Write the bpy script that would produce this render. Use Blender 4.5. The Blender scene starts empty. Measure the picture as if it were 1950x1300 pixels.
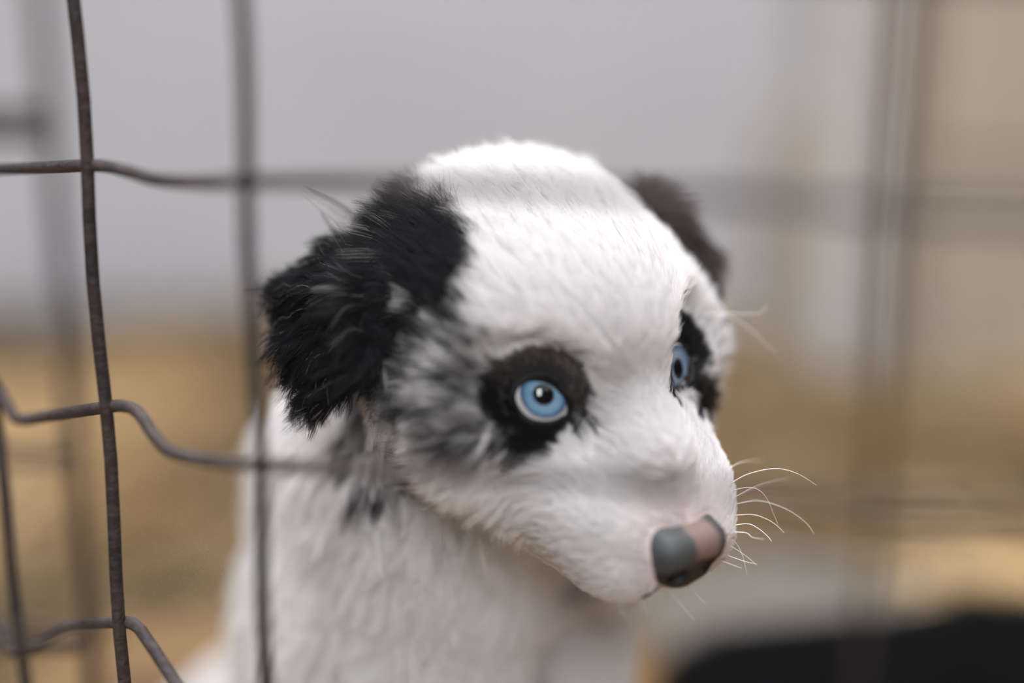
import bpy, bmesh, math, random, time
import numpy as np
from mathutils import Vector, Matrix
from mathutils.bvhtree import BVHTree
from mathutils.kdtree import KDTree

FUR = True
DOF = True
T0 = time.time()
rng = np.random.default_rng(7)
random.seed(7)
S = bpy.context.scene
COL = S.collection

# ------------------------------------------------------------------ camera
PITCH = math.radians(13.0)
CAM_H = 0.36
FPX = 2817.0                                   # focal length in pixels of the 1950 wide frame
CAM = np.array([0.0, 0.0, CAM_H])
CR = np.array([1.0, 0.0, 0.0])
CU = np.array([0.0, math.sin(PITCH), math.cos(PITCH)])
CB = np.array([0.0, -math.cos(PITCH), math.sin(PITCH)])   # towards the viewer
cd = bpy.data.cameras.new('camera')
cam = bpy.data.objects.new('camera', cd)
COL.objects.link(cam)
cam.matrix_world = Matrix(((CR[0], CU[0], CB[0], CAM[0]), (CR[1], CU[1], CB[1], CAM[1]),
                           (CR[2], CU[2], CB[2], CAM[2]), (0, 0, 0, 1)))
cd.sensor_width = 36.0
cd.lens = 36.0 * FPX / 1950.0
cd.clip_start = 0.01
cd.clip_end = 60
cd.dof.use_dof = DOF
cd.dof.focus_distance = 0.407
cd.dof.aperture_fstop = 1.4
S.camera = cam

# ------------------------------------------------------------------ sky and lamps
w = bpy.data.worlds.new('overcast_sky'); S.world = w; w.use_nodes = True
wb = w.node_tree.nodes['Background']
wb.inputs['Color'].default_value = (0.93, 0.95, 1.0, 1)
wb.inputs['Strength'].default_value = 1.35

def lamp(name, kind, loc, target, energy, color=(1, 1, 1), **kw):
    d = bpy.data.lights.new(name, kind)
    d.energy = energy; d.color = color
    for k, v in kw.items(): setattr(d, k, v)
    o = bpy.data.objects.new(name, d); COL.objects.link(o)
    o.location = loc
    o.rotation_euler = (Vector(target) - Vector(loc)).to_track_quat('-Z', 'Y').to_euler()
    return o
lamp('hazy_sun', 'SUN', (-0.3, 1.1, 3.0), (0, 0.35, 0.2), 4.6, (0.99, 0.99, 1.0), angle=math.radians(50))
lamp('window_daylight', 'AREA', (-0.02, -1.75, 2.0), (0, 0.4, 0.25), 46.0, (0.93, 0.96, 1.0),
     shape='RECTANGLE', size=0.6, size_y=1.2)

vs = S.view_settings
vs.view_transform = 'Standard'; vs.look = 'None'; vs.gamma = 1.0; vs.exposure = 0.46
vs.use_curve_mapping = False
S.cycles.max_bounces = 8
S.cycles.transparent_max_bounces = 24

# ------------------------------------------------------------------ helpers
def ray(px, py):
    """pixel -> direction with unit depth along the view axis"""
    return (px - 975.0) / FPX * CR - (py - 650.0) / FPX * CU - CB
def P(px, py, depth):
    return CAM + ray(px, py) * depth
def project(p):
    q = np.asarray(p) - CAM
    d = -(q @ CB)
    return 975 + FPX * (q @ CR) / d, 650 - FPX * (q @ CU) / d, d
def nz(v):
    v = np.asarray(v, float)
    return v / np.maximum(np.linalg.norm(v, axis=-1, keepdims=True), 1e-9)

def empty(name, loc=(0, 0, 0)):
    o = bpy.data.objects.new(name, None); COL.objects.link(o)
    o.location = loc; o.empty_display_size = 0.05
    return o
def tag(o, label=None, cat=None, group=None, kind=None):
    if label: o['label'] = label
    if cat: o['category'] = cat
    if group: o['group'] = group
    if kind: o['kind'] = kind
    return o
def mesh_obj(name, verts, faces, mat, parent=None, smooth=True):
    """world-space vertices -> one mesh object (parented without moving)"""
    me = bpy.data.meshes.new(name)
    verts = np.asarray(verts, float)
    if isinstance(faces, np.ndarray):
        n = faces.shape[1]
        me.vertices.add(len(verts)); me.vertices.foreach_set('co', verts.astype(np.float32).ravel())
        me.loops.add(faces.size); me.loops.foreach_set('vertex_index', faces.astype(np.int32).ravel())
        me.polygons.add(len(faces)); me.polygons.foreach_set('loop_start', np.arange(0, faces.size, n, dtype=np.int32))
        me.update(calc_edges=True); me.validate()
    else:
        me.from_pydata(verts.tolist(), [], [list(f) for f in faces])
    if smooth: me.polygons.foreach_set('use_smooth', [True] * len(me.polygons))
    if mat: me.materials.append(mat)
    o = bpy.data.objects.new(name, me); COL.objects.link(o)
    if parent:
        o.parent = parent
        if parent.type == 'EMPTY': o.matrix_parent_inverse = Matrix.Translation(-Vector(parent.location))
    return o
def box_mesh(c, s):
    c = np.array(c); s = np.array(s) / 2
    v = [c + s * np.array([x, y, z]) for x in (-1, 1) for y in (-1, 1) for z in (-1, 1)]
    f = [(0, 1, 3, 2), (4, 6, 7, 5), (0, 4, 5, 1), (2, 3, 7, 6), (0, 2, 6, 4), (1, 5, 7, 3)]
    return v, f
def bevel(o, width, seg=2):
    m = o.modifiers.new('bevel', 'BEVEL'); m.width = width; m.segments = seg
    return o
def catmull(pts, n=8, closed=False):
    pts = np.asarray(pts, float); out = []
    m = len(pts)
    for i in range(m if closed else m - 1):
        if closed: a, b, c, d = pts[(i - 1) % m], pts[i], pts[(i + 1) % m], pts[(i + 2) % m]
        else: a, b, c, d = pts[max(i - 1, 0)], pts[i], pts[i + 1], pts[min(i + 2, m - 1)]
        for k in range(n):
            t = k / n
            out.append(0.5 * ((2 * b) + (c - a) * t + (2 * a - 5 * b + 4 * c - d) * t * t + (3 * b - a - 3 * c + d) * t ** 3))
    if not closed: out.append(pts[-1])
    return np.array(out)
def tube(pts, rad, n=8):
    pts = np.asarray(pts, float); m = len(pts)
    rad = np.broadcast_to(np.asarray(rad, float), (m,))
    tg = nz(np.gradient(pts, axis=0))
    up = np.array([0.13, 0.31, 0.94]) if abs(tg[0][2]) < 0.8 else np.array([0.94, 0.31, 0.13])
    V = []; nrm = nz(np.cross(tg[0], up))
    for i in range(m):
        nrm = nz(nrm - tg[i] * (nrm @ tg[i])); b = np.cross(tg[i], nrm)
        for k in range(n):
            a = 2 * math.pi * k / n
            V.append(pts[i] + rad[i] * (math.cos(a) * nrm + math.sin(a) * b))
    F = [(i * n + k, i * n + (k + 1) % n, (i + 1) * n + (k + 1) % n, (i + 1) * n + k) for i in range(m - 1) for k in range(n)]
    F.append(tuple(range(n))[::-1]); F.append(tuple((m - 1) * n + k for k in range(n)))
    return V, F

# ------------------------------------------------------------------ materials
def mat(name, color, rough=0.7, **kw):
    m = bpy.data.materials.new(name); m.use_nodes = True
    b = m.node_tree.nodes['Principled BSDF']
    b.inputs['Base Color'].default_value = (*color, 1); b.inputs['Roughness'].default_value = rough
    for k, v in kw.items(): b.inputs[k].default_value = v
    return m
def noise_mat(name, c1, c2, scale, rough=0.85, detail=4, bump=0.0, stretch=(1, 1, 1), pos=(0.35, 0.65), bump_scale=None, c3=None):
    m = mat(name, c1, rough); nt = m.node_tree; N = nt.nodes; L = nt.links
    b = N['Principled BSDF']
    tc = N.new('ShaderNodeTexCoord'); mp = N.new('ShaderNodeMapping'); mp.inputs['Scale'].default_value = stretch
    no = N.new('ShaderNodeTexNoise'); no.inputs['Scale'].default_value = scale; no.inputs['Detail'].default_value = detail
    cr = N.new('ShaderNodeValToRGB')
    cr.color_ramp.elements[0].position = pos[0]; cr.color_ramp.elements[0].color = (*c1, 1)
    cr.color_ramp.elements[1].position = pos[1]; cr.color_ramp.elements[1].color = (*c2, 1)
    if c3:
        e = cr.color_ramp.elements.new((pos[0] + pos[1]) / 2); e.color = (*c3, 1)
    L.new(tc.outputs['Object'], mp.inputs['Vector']); L.new(mp.outputs['Vector'], no.inputs['Vector'])
    L.new(no.outputs['Fac'], cr.inputs['Fac']); L.new(cr.outputs['Color'], b.inputs['Base Color'])
    if bump:
        n2 = N.new('ShaderNodeTexNoise'); n2.inputs['Scale'].default_value = bump_scale or scale * 4; n2.inputs['Detail'].default_value = 5
        L.new(mp.outputs['Vector'], n2.inputs['Vector'])
        bp = N.new('ShaderNodeBump'); bp.inputs['Strength'].default_value = bump; bp.inputs['Distance'].default_value = 0.01
        L.new(n2.outputs['Fac'], bp.inputs['Height']); L.new(bp.outputs['Normal'], b.inputs['Normal'])
    return m
def attr_mat(name, attr='tint', rough=0.7, translucent=0.0, spec=0.3, kind='GEOMETRY'):
    m = mat(name, (1, 1, 1), rough); nt = m.node_tree; N = nt.nodes; L = nt.links
    b = N['Principled BSDF']; b.inputs['Specular IOR Level'].default_value = spec
    a = N.new('ShaderNodeAttribute'); a.attribute_name = attr
    L.new(a.outputs['Color'], b.inputs['Base Color'])
    if translucent:
        t = N.new('ShaderNodeBsdfTranslucent'); mx = N.new('ShaderNodeMixShader'); mx.inputs[0].default_value = translucent
        L.new(a.outputs['Color'], t.inputs['Color'])
        L.new(b.outputs[0], mx.inputs[1]); L.new(t.outputs[0], mx.inputs[2])
        L.new(mx.outputs[0], N['Material Output'].inputs['Surface'])
    return m

M_WALL = noise_mat('whitewashed_wall', (0.53, 0.53, 0.565), (0.61, 0.61, 0.645), 2.2, 0.9, bump=0.25)
M_TAN = noise_mat('tan_board_wood', (0.40, 0.335, 0.265), (0.50, 0.42, 0.34), 5, 0.8, stretch=(6, 6, 0.6), bump=0.2)
M_POST = noise_mat('white_painted_wood', (0.62, 0.59, 0.575), (0.70, 0.67, 0.655), 5, 0.75, stretch=(6, 6, 0.6), bump=0.15)
M_BROWN = noise_mat('brown_wood', (0.27, 0.20, 0.145), (0.36, 0.28, 0.21), 5, 0.8, stretch=(6, 6, 0.6), bump=0.15)
M_FLOOR = noise_mat('dusty_concrete', (0.09, 0.078, 0.065), (0.17, 0.15, 0.128), 3.0, 0.95, bump=0.4)
M_WIREH = noise_mat('rusty_wire_lit', (0.026, 0.018, 0.018), (0.060, 0.043, 0.041), 60, 0.75, bump=0.3)  # horizontal wires: light from above painted in as a paler colour
M_WIRE = noise_mat('rusty_wire_shaded', (0.010, 0.006, 0.006), (0.030, 0.016, 0.014), 60, 0.8, bump=0.3)  # upright wires: same wire, its lack of top light painted near-black
M_STRAW = attr_mat('dry_straw', rough=0.55, spec=0.4)
M_BED = noise_mat('straw_bedding', (0.036, 0.018, 0.007), (0.38, 0.245, 0.115), 5, 0.95, bump=0.8, c3=(0.20, 0.118, 0.048), stretch=(1.3, 0.5, 1))

# ------------------------------------------------------------------ the setting
WALL_Y = 1.62
def struct(name, c, s, m, parent=None):
    v, f = box_mesh(c, s); o = mesh_obj(name, v, f, m, parent, smooth=False)
    if not parent: o['kind'] = 'structure'
    return o
floor_obj = struct('floor', (0, 1.0, -0.05), (9, 8, 0.1), M_FLOOR)
wl = struct('wall_back', (-1.88, WALL_Y + 0.06, 1.2), (4.5, 0.12, 2.4), M_WALL)
# the right-hand end of the wall: timber post, and boards of a stable partition behind it
post = struct('trim_1', (0.321, 1.41, 1.2), (0.050, 0.07, 2.4), M_POST); bevel(post, 0.004)
strip = struct('trim_2', (0.352, 1.375, 1.2), (0.024, 0.05, 2.4), M_BROWN); bevel(strip, 0.003)  # narrow brown strip along the post's right edge
low = struct('trim_3', (0.272, 1.43, 0.132), (0.050, 0.03, 0.264), M_TAN); bevel(low, 0.003)
wr = struct('wall_right', (1.41, 1.385, 1.2), (2.1, 0.02, 2.4), M_BROWN)
M_DARKWOOD = noise_mat('light_block_wood', (0.07, 0.055, 0.045), (0.13, 0.105, 0.085), 4, 0.85, stretch=(5, 5, 0.5), bump=0.2)  # dark wood for the added light-blocking walls
struct('light_block_front', (0, -2.36, 1.5), (6, 0.12, 3.0), M_DARKWOOD)  # three unseen dark walls added to cut the light from front and sides
struct('light_block_left', (-2.6, -0.3, 1.5), (0.12, 4.0, 3.0), M_DARKWOOD)
struct('light_block_right', (2.6, -0.5, 1.5), (0.12, 3.6, 3.0), M_DARKWOOD)
z = 0.0; i = 0
for hgt in [0.215, 0.2, 0.22, 0.205, 0.21, 0.215, 0.2, 0.22, 0.21, 0.205, 0.22]:
    b = struct('board', (1.416, 1.345, z + hgt / 2), (2.1, 0.05 + 0.006 * (i % 2), hgt - 0.006), M_TAN, wr)
    bevel(b, 0.004); z += hgt; i += 1
# ------------------------------------------------------------------ implicit surfaces
def surface_nets(f, org, h):
    """negative inside; returns vertices and outward quads"""
    s = f < 0
    nx, ny, nzz = f.shape
    c = np.zeros((nx - 1, ny - 1, nzz - 1), np.uint8)
    for dx in (0, 1):
        for dy in (0, 1):
            for dz in (0, 1):
                c += s[dx:nx - 1 + dx, dy:ny - 1 + dy, dz:nzz - 1 + dz]
    cells = np.argwhere((c > 0) & (c < 8))
    idx = -np.ones(c.shape, np.int64); idx[tuple(cells.T)] = np.arange(len(cells))
    offs = np.array([(x, y, z) for x in (0, 1) for y in (0, 1) for z in (0, 1)])
    vals = np.stack([f[tuple((cells + o).T)] for o in offs], 1).astype(np.float64)
    acc = np.zeros((len(cells), 3)); cnt = np.zeros(len(cells))
    for a in range(8):
        for b in range(a + 1, 8):
            if np.abs(offs[a] - offs[b]).sum() != 1: continue
            va, vb = vals[:, a], vals[:, b]
            m = (va < 0) != (vb < 0)
            t = np.where(m, va / np.where(va - vb == 0, 1, va - vb), 0)
            acc += np.where(m[:, None], offs[a] + t[:, None] * (offs[b] - offs[a]), 0); cnt += m
    V = (cells + acc / cnt[:, None]) * h + org
    Q = []
    for ax in range(3):
        u, v = (ax + 1) % 3, (ax + 2) % 3
        lo = [slice(None)] * 3; hi = [slice(None)] * 3
        lo[ax] = slice(0, -1); hi[ax] = slice(1, None)
        d = s[tuple(lo)].astype(np.int8) - s[tuple(hi)].astype(np.int8)
        e = np.argwhere(d != 0)
        ok = (e[:, u] > 0) & (e[:, v] > 0) & (e[:, u] < f.shape[u] - 1) & (e[:, v] < f.shape[v] - 1)
        e = e[ok]; sg = d[tuple(e.T)]
        du = np.zeros(3, int); du[u] = 1; dv = np.zeros(3, int); dv[v] = 1
        q = np.stack([idx[tuple((e - du - dv).T)], idx[tuple((e - dv).T)], idx[tuple(e.T)], idx[tuple((e - du).T)]], 1)
        q[sg < 0] = q[sg < 0][:, ::-1]
        Q.append(q)
    Q = np.concatenate(Q)
    return V, Q[(Q >= 0).all(1)]

def sdf_grid(fn, lo, hi, h, band=14.0, st=4):
    """sample fn (points in mm) on a grid, finely only near the surface"""
    n = np.ceil((np.array(hi) - lo) / h / st).astype(int) * st + 1
    ax = [lo[i] + np.arange(n[i]) * h for i in range(3)]
    cax = [a[::st] for a in ax]
    G = np.stack(np.meshgrid(*cax, indexing='ij'), -1).reshape(-1, 3)
    C = fn(G).reshape([len(a) for a in cax])
    f = C
    for i in range(3): f = np.repeat(f, st, axis=i)
    f = f[:n[0], :n[1], :n[2]].astype(np.float32).copy()
    near = np.abs(C) < band
    nb = near.copy()
    for i in range(3):
        for sft in (1, -1): nb |= np.roll(near, sft, i)
    fm = nb
    for i in range(3): fm = np.repeat(fm, st, axis=i)
    fm = fm[:n[0], :n[1], :n[2]]
    I = np.argwhere(fm)
    for k in range(0, len(I), 400000):
        ii = I[k:k + 400000]
        pts = np.array(lo) + ii * h
        f[tuple(ii.T)] = fn(pts)
    return f
def ell(p, c, r, R=None):
    q = p - np.array(c, float)
    if R is not None: q = q @ R
    r = np.array(r, float)
    k0 = np.linalg.norm(q / r, axis=1); k1 = np.linalg.norm(q / (r * r), axis=1)
    return k0 * (k0 - 1.0) / np.maximum(k1, 1e-6)
def cone(p, a, b, ra, rb):
    a = np.array(a, float); b = np.array(b, float); ab = b - a
    t = np.clip(((p - a) @ ab) / (ab @ ab), 0, 1)
    return np.linalg.norm(p - a - t[:, None] * ab, axis=1) - (ra + (rb - ra) * t)
def tri(p, a, b, c):
    """unsigned distance to a triangle"""
    a, b, c = (np.array(x, float) for x in (a, b, c))
    n = np.cross(b - a, c - a); n /= np.linalg.norm(n)
    def seg(x, y):
        d = y - x; t = np.clip(((p - x) @ d) / (d @ d), 0, 1)
        return np.linalg.norm(p - x - t[:, None] * d, axis=1)
    e = np.minimum(np.minimum(seg(a, b), seg(b, c)), seg(c, a))
    ins = np.ones(len(p), bool)
    for x, y in ((a, b), (b, c), (c, a)): ins &= ((p - x) @ np.cross(n, y - x)) >= 0
    return np.where(ins, np.abs((p - a) @ n), e)
def smin(a, b, k):
    h = np.clip(0.5 + 0.5 * (b - a) / k, 0, 1)
    return b + (a - b) * h - k * h * (1 - h)
def smax(a, b, k): return -smin(-a, -b, k)
def sstep(x, a, b):
    t = np.clip((x - a) / (b - a), 0, 1); return t * t * (3 - 2 * t)

# ------------------------------------------------------------------ the puppy's head frame (millimetres; x its left, y forward, z up)
EYE_D = 0.405
HO = P(1163.0, 731.0, EYE_D)                       # midway between the eyes
def c2w(v): return v[0] * CR + v[1] * CU + v[2] * CB
Lc = nz([0.80, 0.20, -0.565])
Fc = np.array([0.574, -0.562, 0.593]); Fc = nz(Fc - Lc * (Fc @ Lc))
Uc = np.cross(Fc, Lc)
HM = np.stack([c2w(Lc), c2w(Fc), c2w(Uc)], 1)       # columns: head axes in the world
def h2w(q): return HO + (np.asarray(q, float) @ HM.T) / 1000.0
def w2h(p): return ((np.asarray(p, float) - HO) @ HM) * 1000.0
def px2h(px, py, zc):
    """pixel at a depth zc millimetres nearer than the eyes -> head coordinates"""
    return w2h(P(px, py, EYE_D - zc / 1000.0))

ER = 10.5
EYE_C = {-1: np.array([-20.5, -6.0, -5.0]), 1: np.array([22.0, -5.0, -5.0])}
AX0 = nz([-0.48, 0.70, 0.53])                       # middle of the near eye's opening
# outline of the near eye's opening, traced on its eyeball, then mirrored for the other eye
RIM_PX = [(983, 759), (988, 739), (1004, 725), (1030, 719), (1055, 727), (1071, 748), (1079, 786), (1064, 796), (1040, 801), (1012, 796), (993, 780)]
def ray_sphere(px, py, c, r):
    o = w2h(CAM); d = nz(w2h(CAM + ray(px, py)) - o)
    oc = o - c; b = oc @ d; D = b * b - (oc @ oc - r * r)
    t = -b - math.sqrt(max(D, 0)); return o + d * t
RIM = nz(catmull([nz(ray_sphere(x, y, EYE_C[-1], ER) - EYE_C[-1]) for x, y in RIM_PX], 6, True))
RIM_AX = nz(RIM.mean(0))
def tb(ax):
    u = nz(np.cross([0, 0, 1.0], ax)); return u, np.cross(ax, u)
RU, RV = tb(RIM_AX)
_ra = np.arctan2(RIM @ RV, RIM @ RU); _rt = np.arccos(np.clip(RIM @ RIM_AX, -1, 1))
_o = np.argsort(_ra); _ra = _ra[_o]; _rt = _rt[_o]
def rim_excess(q, side):
    """angle (radians) outside the eye opening as seen from the eyeball's centre, and the distance"""
    d = (q - EYE_C[side]) * np.array([-side, 1, 1]) if side > 0 else (q - EYE_C[side])
    r = np.linalg.norm(d, axis=1); d = d / np.maximum(r, 1e-6)[:, None]
    an = np.arctan2(d @ RV, d @ RU); th = np.arccos(np.clip(d @ RIM_AX, -1, 1))
    return th - np.interp(an, _ra, _rt, period=2 * math.pi) - 0.65 * np.maximum(r - 11.9, 0) / np.maximum(r, 1), r

# ears: near ear lifted out sideways with its tip dropping; far ear folded behind the cheek
EAR = {k: px2h(*v) for k, v in dict(A=(785, 425, -16), B=(862, 560, -4), E=(660, 492, -16), C=(562, 560, -18), G=(580, 660, -8),
                                    D=(608, 748, -2), H=(700, 668, 6), M=(690, 575, 4)).items()}
EAR_T = [('A', 'B', 'M'), ('A', 'M', 'E'), ('E', 'M', 'C'), ('C', 'M', 'G'), ('G', 'M', 'H'), ('G', 'H', 'D'), ('B', 'H', 'M')]
FAR = {k: px2h(*v) for k, v in dict(A=(1210, 390, -44), B=(1268, 402, -52), C=(1336, 495, -50), D=(1352, 640, -44), E=(1300, 560, -40)).items()}
FAR_T = [('A', 'B', 'E'), ('B', 'C', 'E'), ('C', 'D', 'E')]
def near_ear(q):
    d = None
    for a, b, c in EAR_T:
        t = tri(q, EAR[a], EAR[b], EAR[c]) - 2.6
        d = t if d is None else smin(d, t, 4.0)
    return d
def far_ear(q):
    d = None
    for a, b, c in FAR_T:
        t = tri(q, FAR[a], FAR[b], FAR[c]) - 2.6
        d = t if d is None else smin(d, t, 4.0)
    return d
def head_sdf(q):
    m = np.abs(q[:, 0]); qs = np.stack([m, q[:, 1], q[:, 2]], 1)
    d = ell(q, (0, -36, 4.5), (44.5, 41, 28.5))                   # skull
    d = smin(d, ell(q, (0, -13, 8), (25, 21, 20)), 11)          # forehead
    d = smin(d, ell(qs, (17.5, -11, 7), (10, 9.5, 7.5)), 9)           # brows
    d = smin(d, ell(qs, (25, -18, -16), (17, 24, 19)), 12)      # cheeks
    d = smin(d, ell(qs, (35, -18, -8), (13, 19, 18)), 8)        # cheekbones
    d = smin(d, ell(q, (0, -20, -16), (32, 28, 28)), 10)
    mz = cone(q * np.array([0.76, 1, 1.0]), (0, 0, -20), (0, 31.5, -26.0), 19, 13.8)   # muzzle
    d = smin(d, mz, 9)
    d = smin(d, ell(qs, (12, 30.5, -30.5), (12, 14, 12)), 6)       # upper lips
    d = smin(d, ell(qs, (12, 10, -35), (12, 22, 14)), 9)        # jowls
    d = smin(d, ell(qs, (19, 12, -23), (11, 22, 13)), 8)        # sides of the muzzle
    d = smin(d, cone(q, (0, -8, -40), (0, 28, -40), 16, 9), 9)  # lower jaw
    d = smin(d, ell(q, (0, 9, -5.5), (12.5, 22, 9)), 12)            # bridge of the nose
    e = np.linalg.norm(qs - EYE_C[1], axis=1)
    d = smin(d, e - 11.6, 4)                                    # lids over the eyeballs
    d = smin(d, near_ear(q), 9)
    d = smin(d, far_ear(q), 7)
    for s in (-1, 1):
        ex, r = rim_excess(q, s)
        ap = np.maximum(ex * np.maximum(r, 4) - 1.3, -np.maximum(r - 0.1, 0))
        ap = np.where((q - EYE_C[s]) @ (RIM_AX * np.array([-s if s > 0 else 1, 1, 1])) > 0, ap, 50)
        ap = np.maximum(ap, r - 24)
        d = smax(d, -ap, 2.4)
    return d
# body in millimetres of "view space" round the eyes: x right, y up (view), z to the viewer -> handled in world millimetres
def wp(px, py, depth): return P(px, py, depth) * 1000.0
SKULL_W = h2w([0, -38, -14]) * 1000
B_NECK = wp(880, 900, 0.474); B_CHEST = wp(788, 1190, 0.49); B_SHO = wp(735, 900, 0.512)
LEG_N = wp(700, 1330, 0.49); LEG_F = wp(1122, 1200, 0.474)
def ground(p, dx=0, dy=0): return np.array([p[0] + dx, p[1] + dy, 9.0])
def body_sdf(p):
    d = cone(p, SKULL_W, B_NECK, 29, 36)
    d = smin(d, cone(p, B_NECK, B_CHEST, 39, 40), 20)
    d = smin(d, cone(p, B_SHO, B_CHEST + np.array([-4, 22, 0]), 37, 40), 20)
    rump = np.array([B_CHEST[0] - 30, B_CHEST[1] + 120, 70.0])
    d = smin(d, cone(p, B_CHEST + np.array([-6, 30, -10]), rump, 44, 52), 30)
    for s, base in ((-1, LEG_N), (1, LEG_F)):
        f = ground(base, 4 * s, -8)
        d = smin(d, cone(p, base + np.array([0, 4, 12]), f, 12.5, 9.5), 14)
        d = smin(d, ell(p, f + np.array([0, -8, 3]), (12, 17, 10)), 6)
    for s in (-1, 1):
        hip = rump + np.array([s * 42, -4, -12]); knee = hip + np.array([s * 14, -52, -22]); foot = knee + np.array([0, -10, -28])
        foot[2] = 11
        d = smin(d, cone(p, hip, knee, 32, 22), 14)
        d = smin(d, cone(p, knee + np.array([0, 30, -20]), foot, 13, 10), 10)
    tail = rump + np.array([-6, 50, -40]); 
    d = smin(d, cone(p, tail, np.array([tail[0] - 40, tail[1] + 55, 14]), 12, 7), 10)
    return d
def puppy_sdf(p):
    return smin(head_sdf(w2h(p / 1000.0)), body_sdf(p), 22)
# ------------------------------------------------------------------ puppy: skin mesh
t1 = time.time()
LO = np.array([-175.0, 355.0, -1.0]); HI = np.array([140.0, 730.0, 350.0])
def make_skin(fn, lo, hi, h):
    f = sdf_grid(fn, lo, hi, h)
    V, Q = surface_nets(f, lo, h)
    return V, Q
H_SKIN = 1.6
SV, SQ = make_skin(puppy_sdf, LO, HI, H_SKIN)       # world millimetres
# keep only the biggest shell clean: drop vertices that float inside the carved eyes
SVw = SV / 1000.0
print('skin', SV.shape, SQ.shape, 'box', SV.min(0), SV.max(0), time.time() - t1)

puppy = empty('puppy', (float(B_CHEST[0] / 1000), float(B_CHEST[1] / 1000 + 0.06), 0.0))
tag(puppy, 'white puppy with black ear, blue eyes and grey merle cheek behind wire fence', 'puppy')

ST = np.concatenate([SQ[:, [0, 1, 2]], SQ[:, [0, 2, 3]]])
bvh = BVHTree.FromPolygons([Vector(v) for v in SVw], [tuple(q) for q in SQ.tolist()])
def hit(px, py):
    d = ray(px, py); loc, n, i, t = bvh.ray_cast(Vector(CAM), Vector(d).normalized())
    return None if loc is None else np.array(loc)

# ------------------------------------------------------------------ coat pattern: soft spots set on the skin, in head millimetres
def smooth_noise(p, scale, seed):
    """cheap value noise, -1..1"""
    r = np.random.default_rng(seed); T = r.random((32, 32, 32)) * 2 - 1
    q = p / scale; i = np.floor(q).astype(int); f = q - i; f = f * f * (3 - 2 * f)
    out = 0
    for dx in (0, 1):
        for dy in (0, 1):
            for dz in (0, 1):
                wgt = (f[:, 0] if dx else 1 - f[:, 0]) * (f[:, 1] if dy else 1 - f[:, 1]) * (f[:, 2] if dz else 1 - f[:, 2])
                out = out + wgt * T[(i[:, 0] + dx) % 32, (i[:, 1] + dy) % 32, (i[:, 2] + dz) % 32]
    return out
SPOTS = [  # pixel, radius in pixels, darkness
    # round the near eye
    (945, 762, 34, 1.0), (962, 735, 30, .95), (984, 710, 28, .85), (1018, 696, 26, .85), (1052, 692, 26, .8), (1080, 706, 24, .75), (958, 730, 26, .75),
    (1094, 735, 20, .8), (1094, 768, 20, .85), (1086, 798, 18, .85), (1030, 812, 26, 1.0), (1000, 800, 30, 1.0), (1055, 808, 22, .95),
    (968, 800, 20, .6), (1012, 842, 34, .95), (992, 858, 28, .85), (1045, 838, 24, .6), (960, 830, 22, .35),
    # merle cheek and temple
    (905, 790, 24, .62), (890, 770, 30, .55), (915, 850, 26, .5), (868, 700, 40, .5), (820, 690, 48, .75), (840, 640, 40, .8), (800, 640, 45, .95),
    (770, 700, 45, .85), (740, 740, 42, .85), (760, 790, 40, .7), (720, 800, 32, .8), (700, 850, 26, .72), (820, 760, 46, .6), (870, 820, 40, .48),
    (800, 830, 40, .5), (725, 932, 26, .85), (765, 920, 26, .7), (810, 905, 26, .45), (940, 705, 34, .35), (900, 655, 40, .28),
    (845, 590, 40, .95), (862, 525, 38, .95), (868, 475, 34, .92), (838, 440, 36, .9), (790, 412, 36, .8), (750, 405, 36, .85), (815, 520, 50, .95),
    # far eye
    (1288, 640, 24, 1.0), (1305, 636, 22, .9), (1276, 670, 16, .95), (1272, 700, 12, .8), (1328, 655, 20, .6), (1330, 690, 18, .55), (1322, 725, 30, .95), (1336, 748, 30, .95),
    (1342, 780, 26, .95), (1350, 800, 12, .8), (1345, 610, 22, .45), (1362, 560, 20, .8), (1345, 500, 14, .6), (1318, 600, 20, .2),
    # odd smudges
    (1160, 368, 40, .2), (1262, 1124, 18, .62), (800, 455, 34, .8), (785, 500, 34, .85),
]
SP_P, SP_R, SP_D = [], [], []
for x, y, r, dk in SPOTS:
    q = hit(x, y); k = 0
    while q is None and k < 45: k += 3; q = hit(x - k, y)
    if q is None: continue
    SP_P.append(w2h(q)); SP_R.append((1.32 if x < 930 else 1.2) * r * np.linalg.norm(q - CAM) / FPX * 1000); SP_D.append(min(1.0, dk * (1.3 if x < 930 else 1.22)))
SP_P = np.array(SP_P); SP_R = np.array(SP_R); SP_D = np.array(SP_D)
def darkness(q):
    """0 white .. 1 black on the coat; q in head millimetres"""
    dk = np.ones(len(q))
    for p, r, v in zip(SP_P, SP_R, SP_D):
        d = np.linalg.norm(q - p, axis=1)
        dk *= 1 - v * (1 - sstep(d, r * 0.35, r * 1.45))
    dk = 1 - dk
    ne = near_ear(q); fe = far_ear(q)
    dk = np.maximum(dk, 1.0 - sstep(ne, 1.0, 7.0))
    dk = np.maximum(dk, 0.92 * (1.0 - sstep(fe, 1.0, 7.0)))
    for s in (-1, 1):
        ex, r = rim_excess(q, s)
        up = np.clip((q[:, 2] - EYE_C[s][2]) / np.maximum(r, 1), 0, 1)
        dk = np.maximum(dk, np.where(r < 18, np.maximum(1.0 - sstep(ex, 0.05 + 0.06 * up, 0.20 + 0.12 * up), (0.5 * (1.0 - sstep(ex, 0.3, 0.42 + 0.36 * up)) * sstep(up, 0.1, 0.5))), 0))
    return dk, ne, fe

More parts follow.
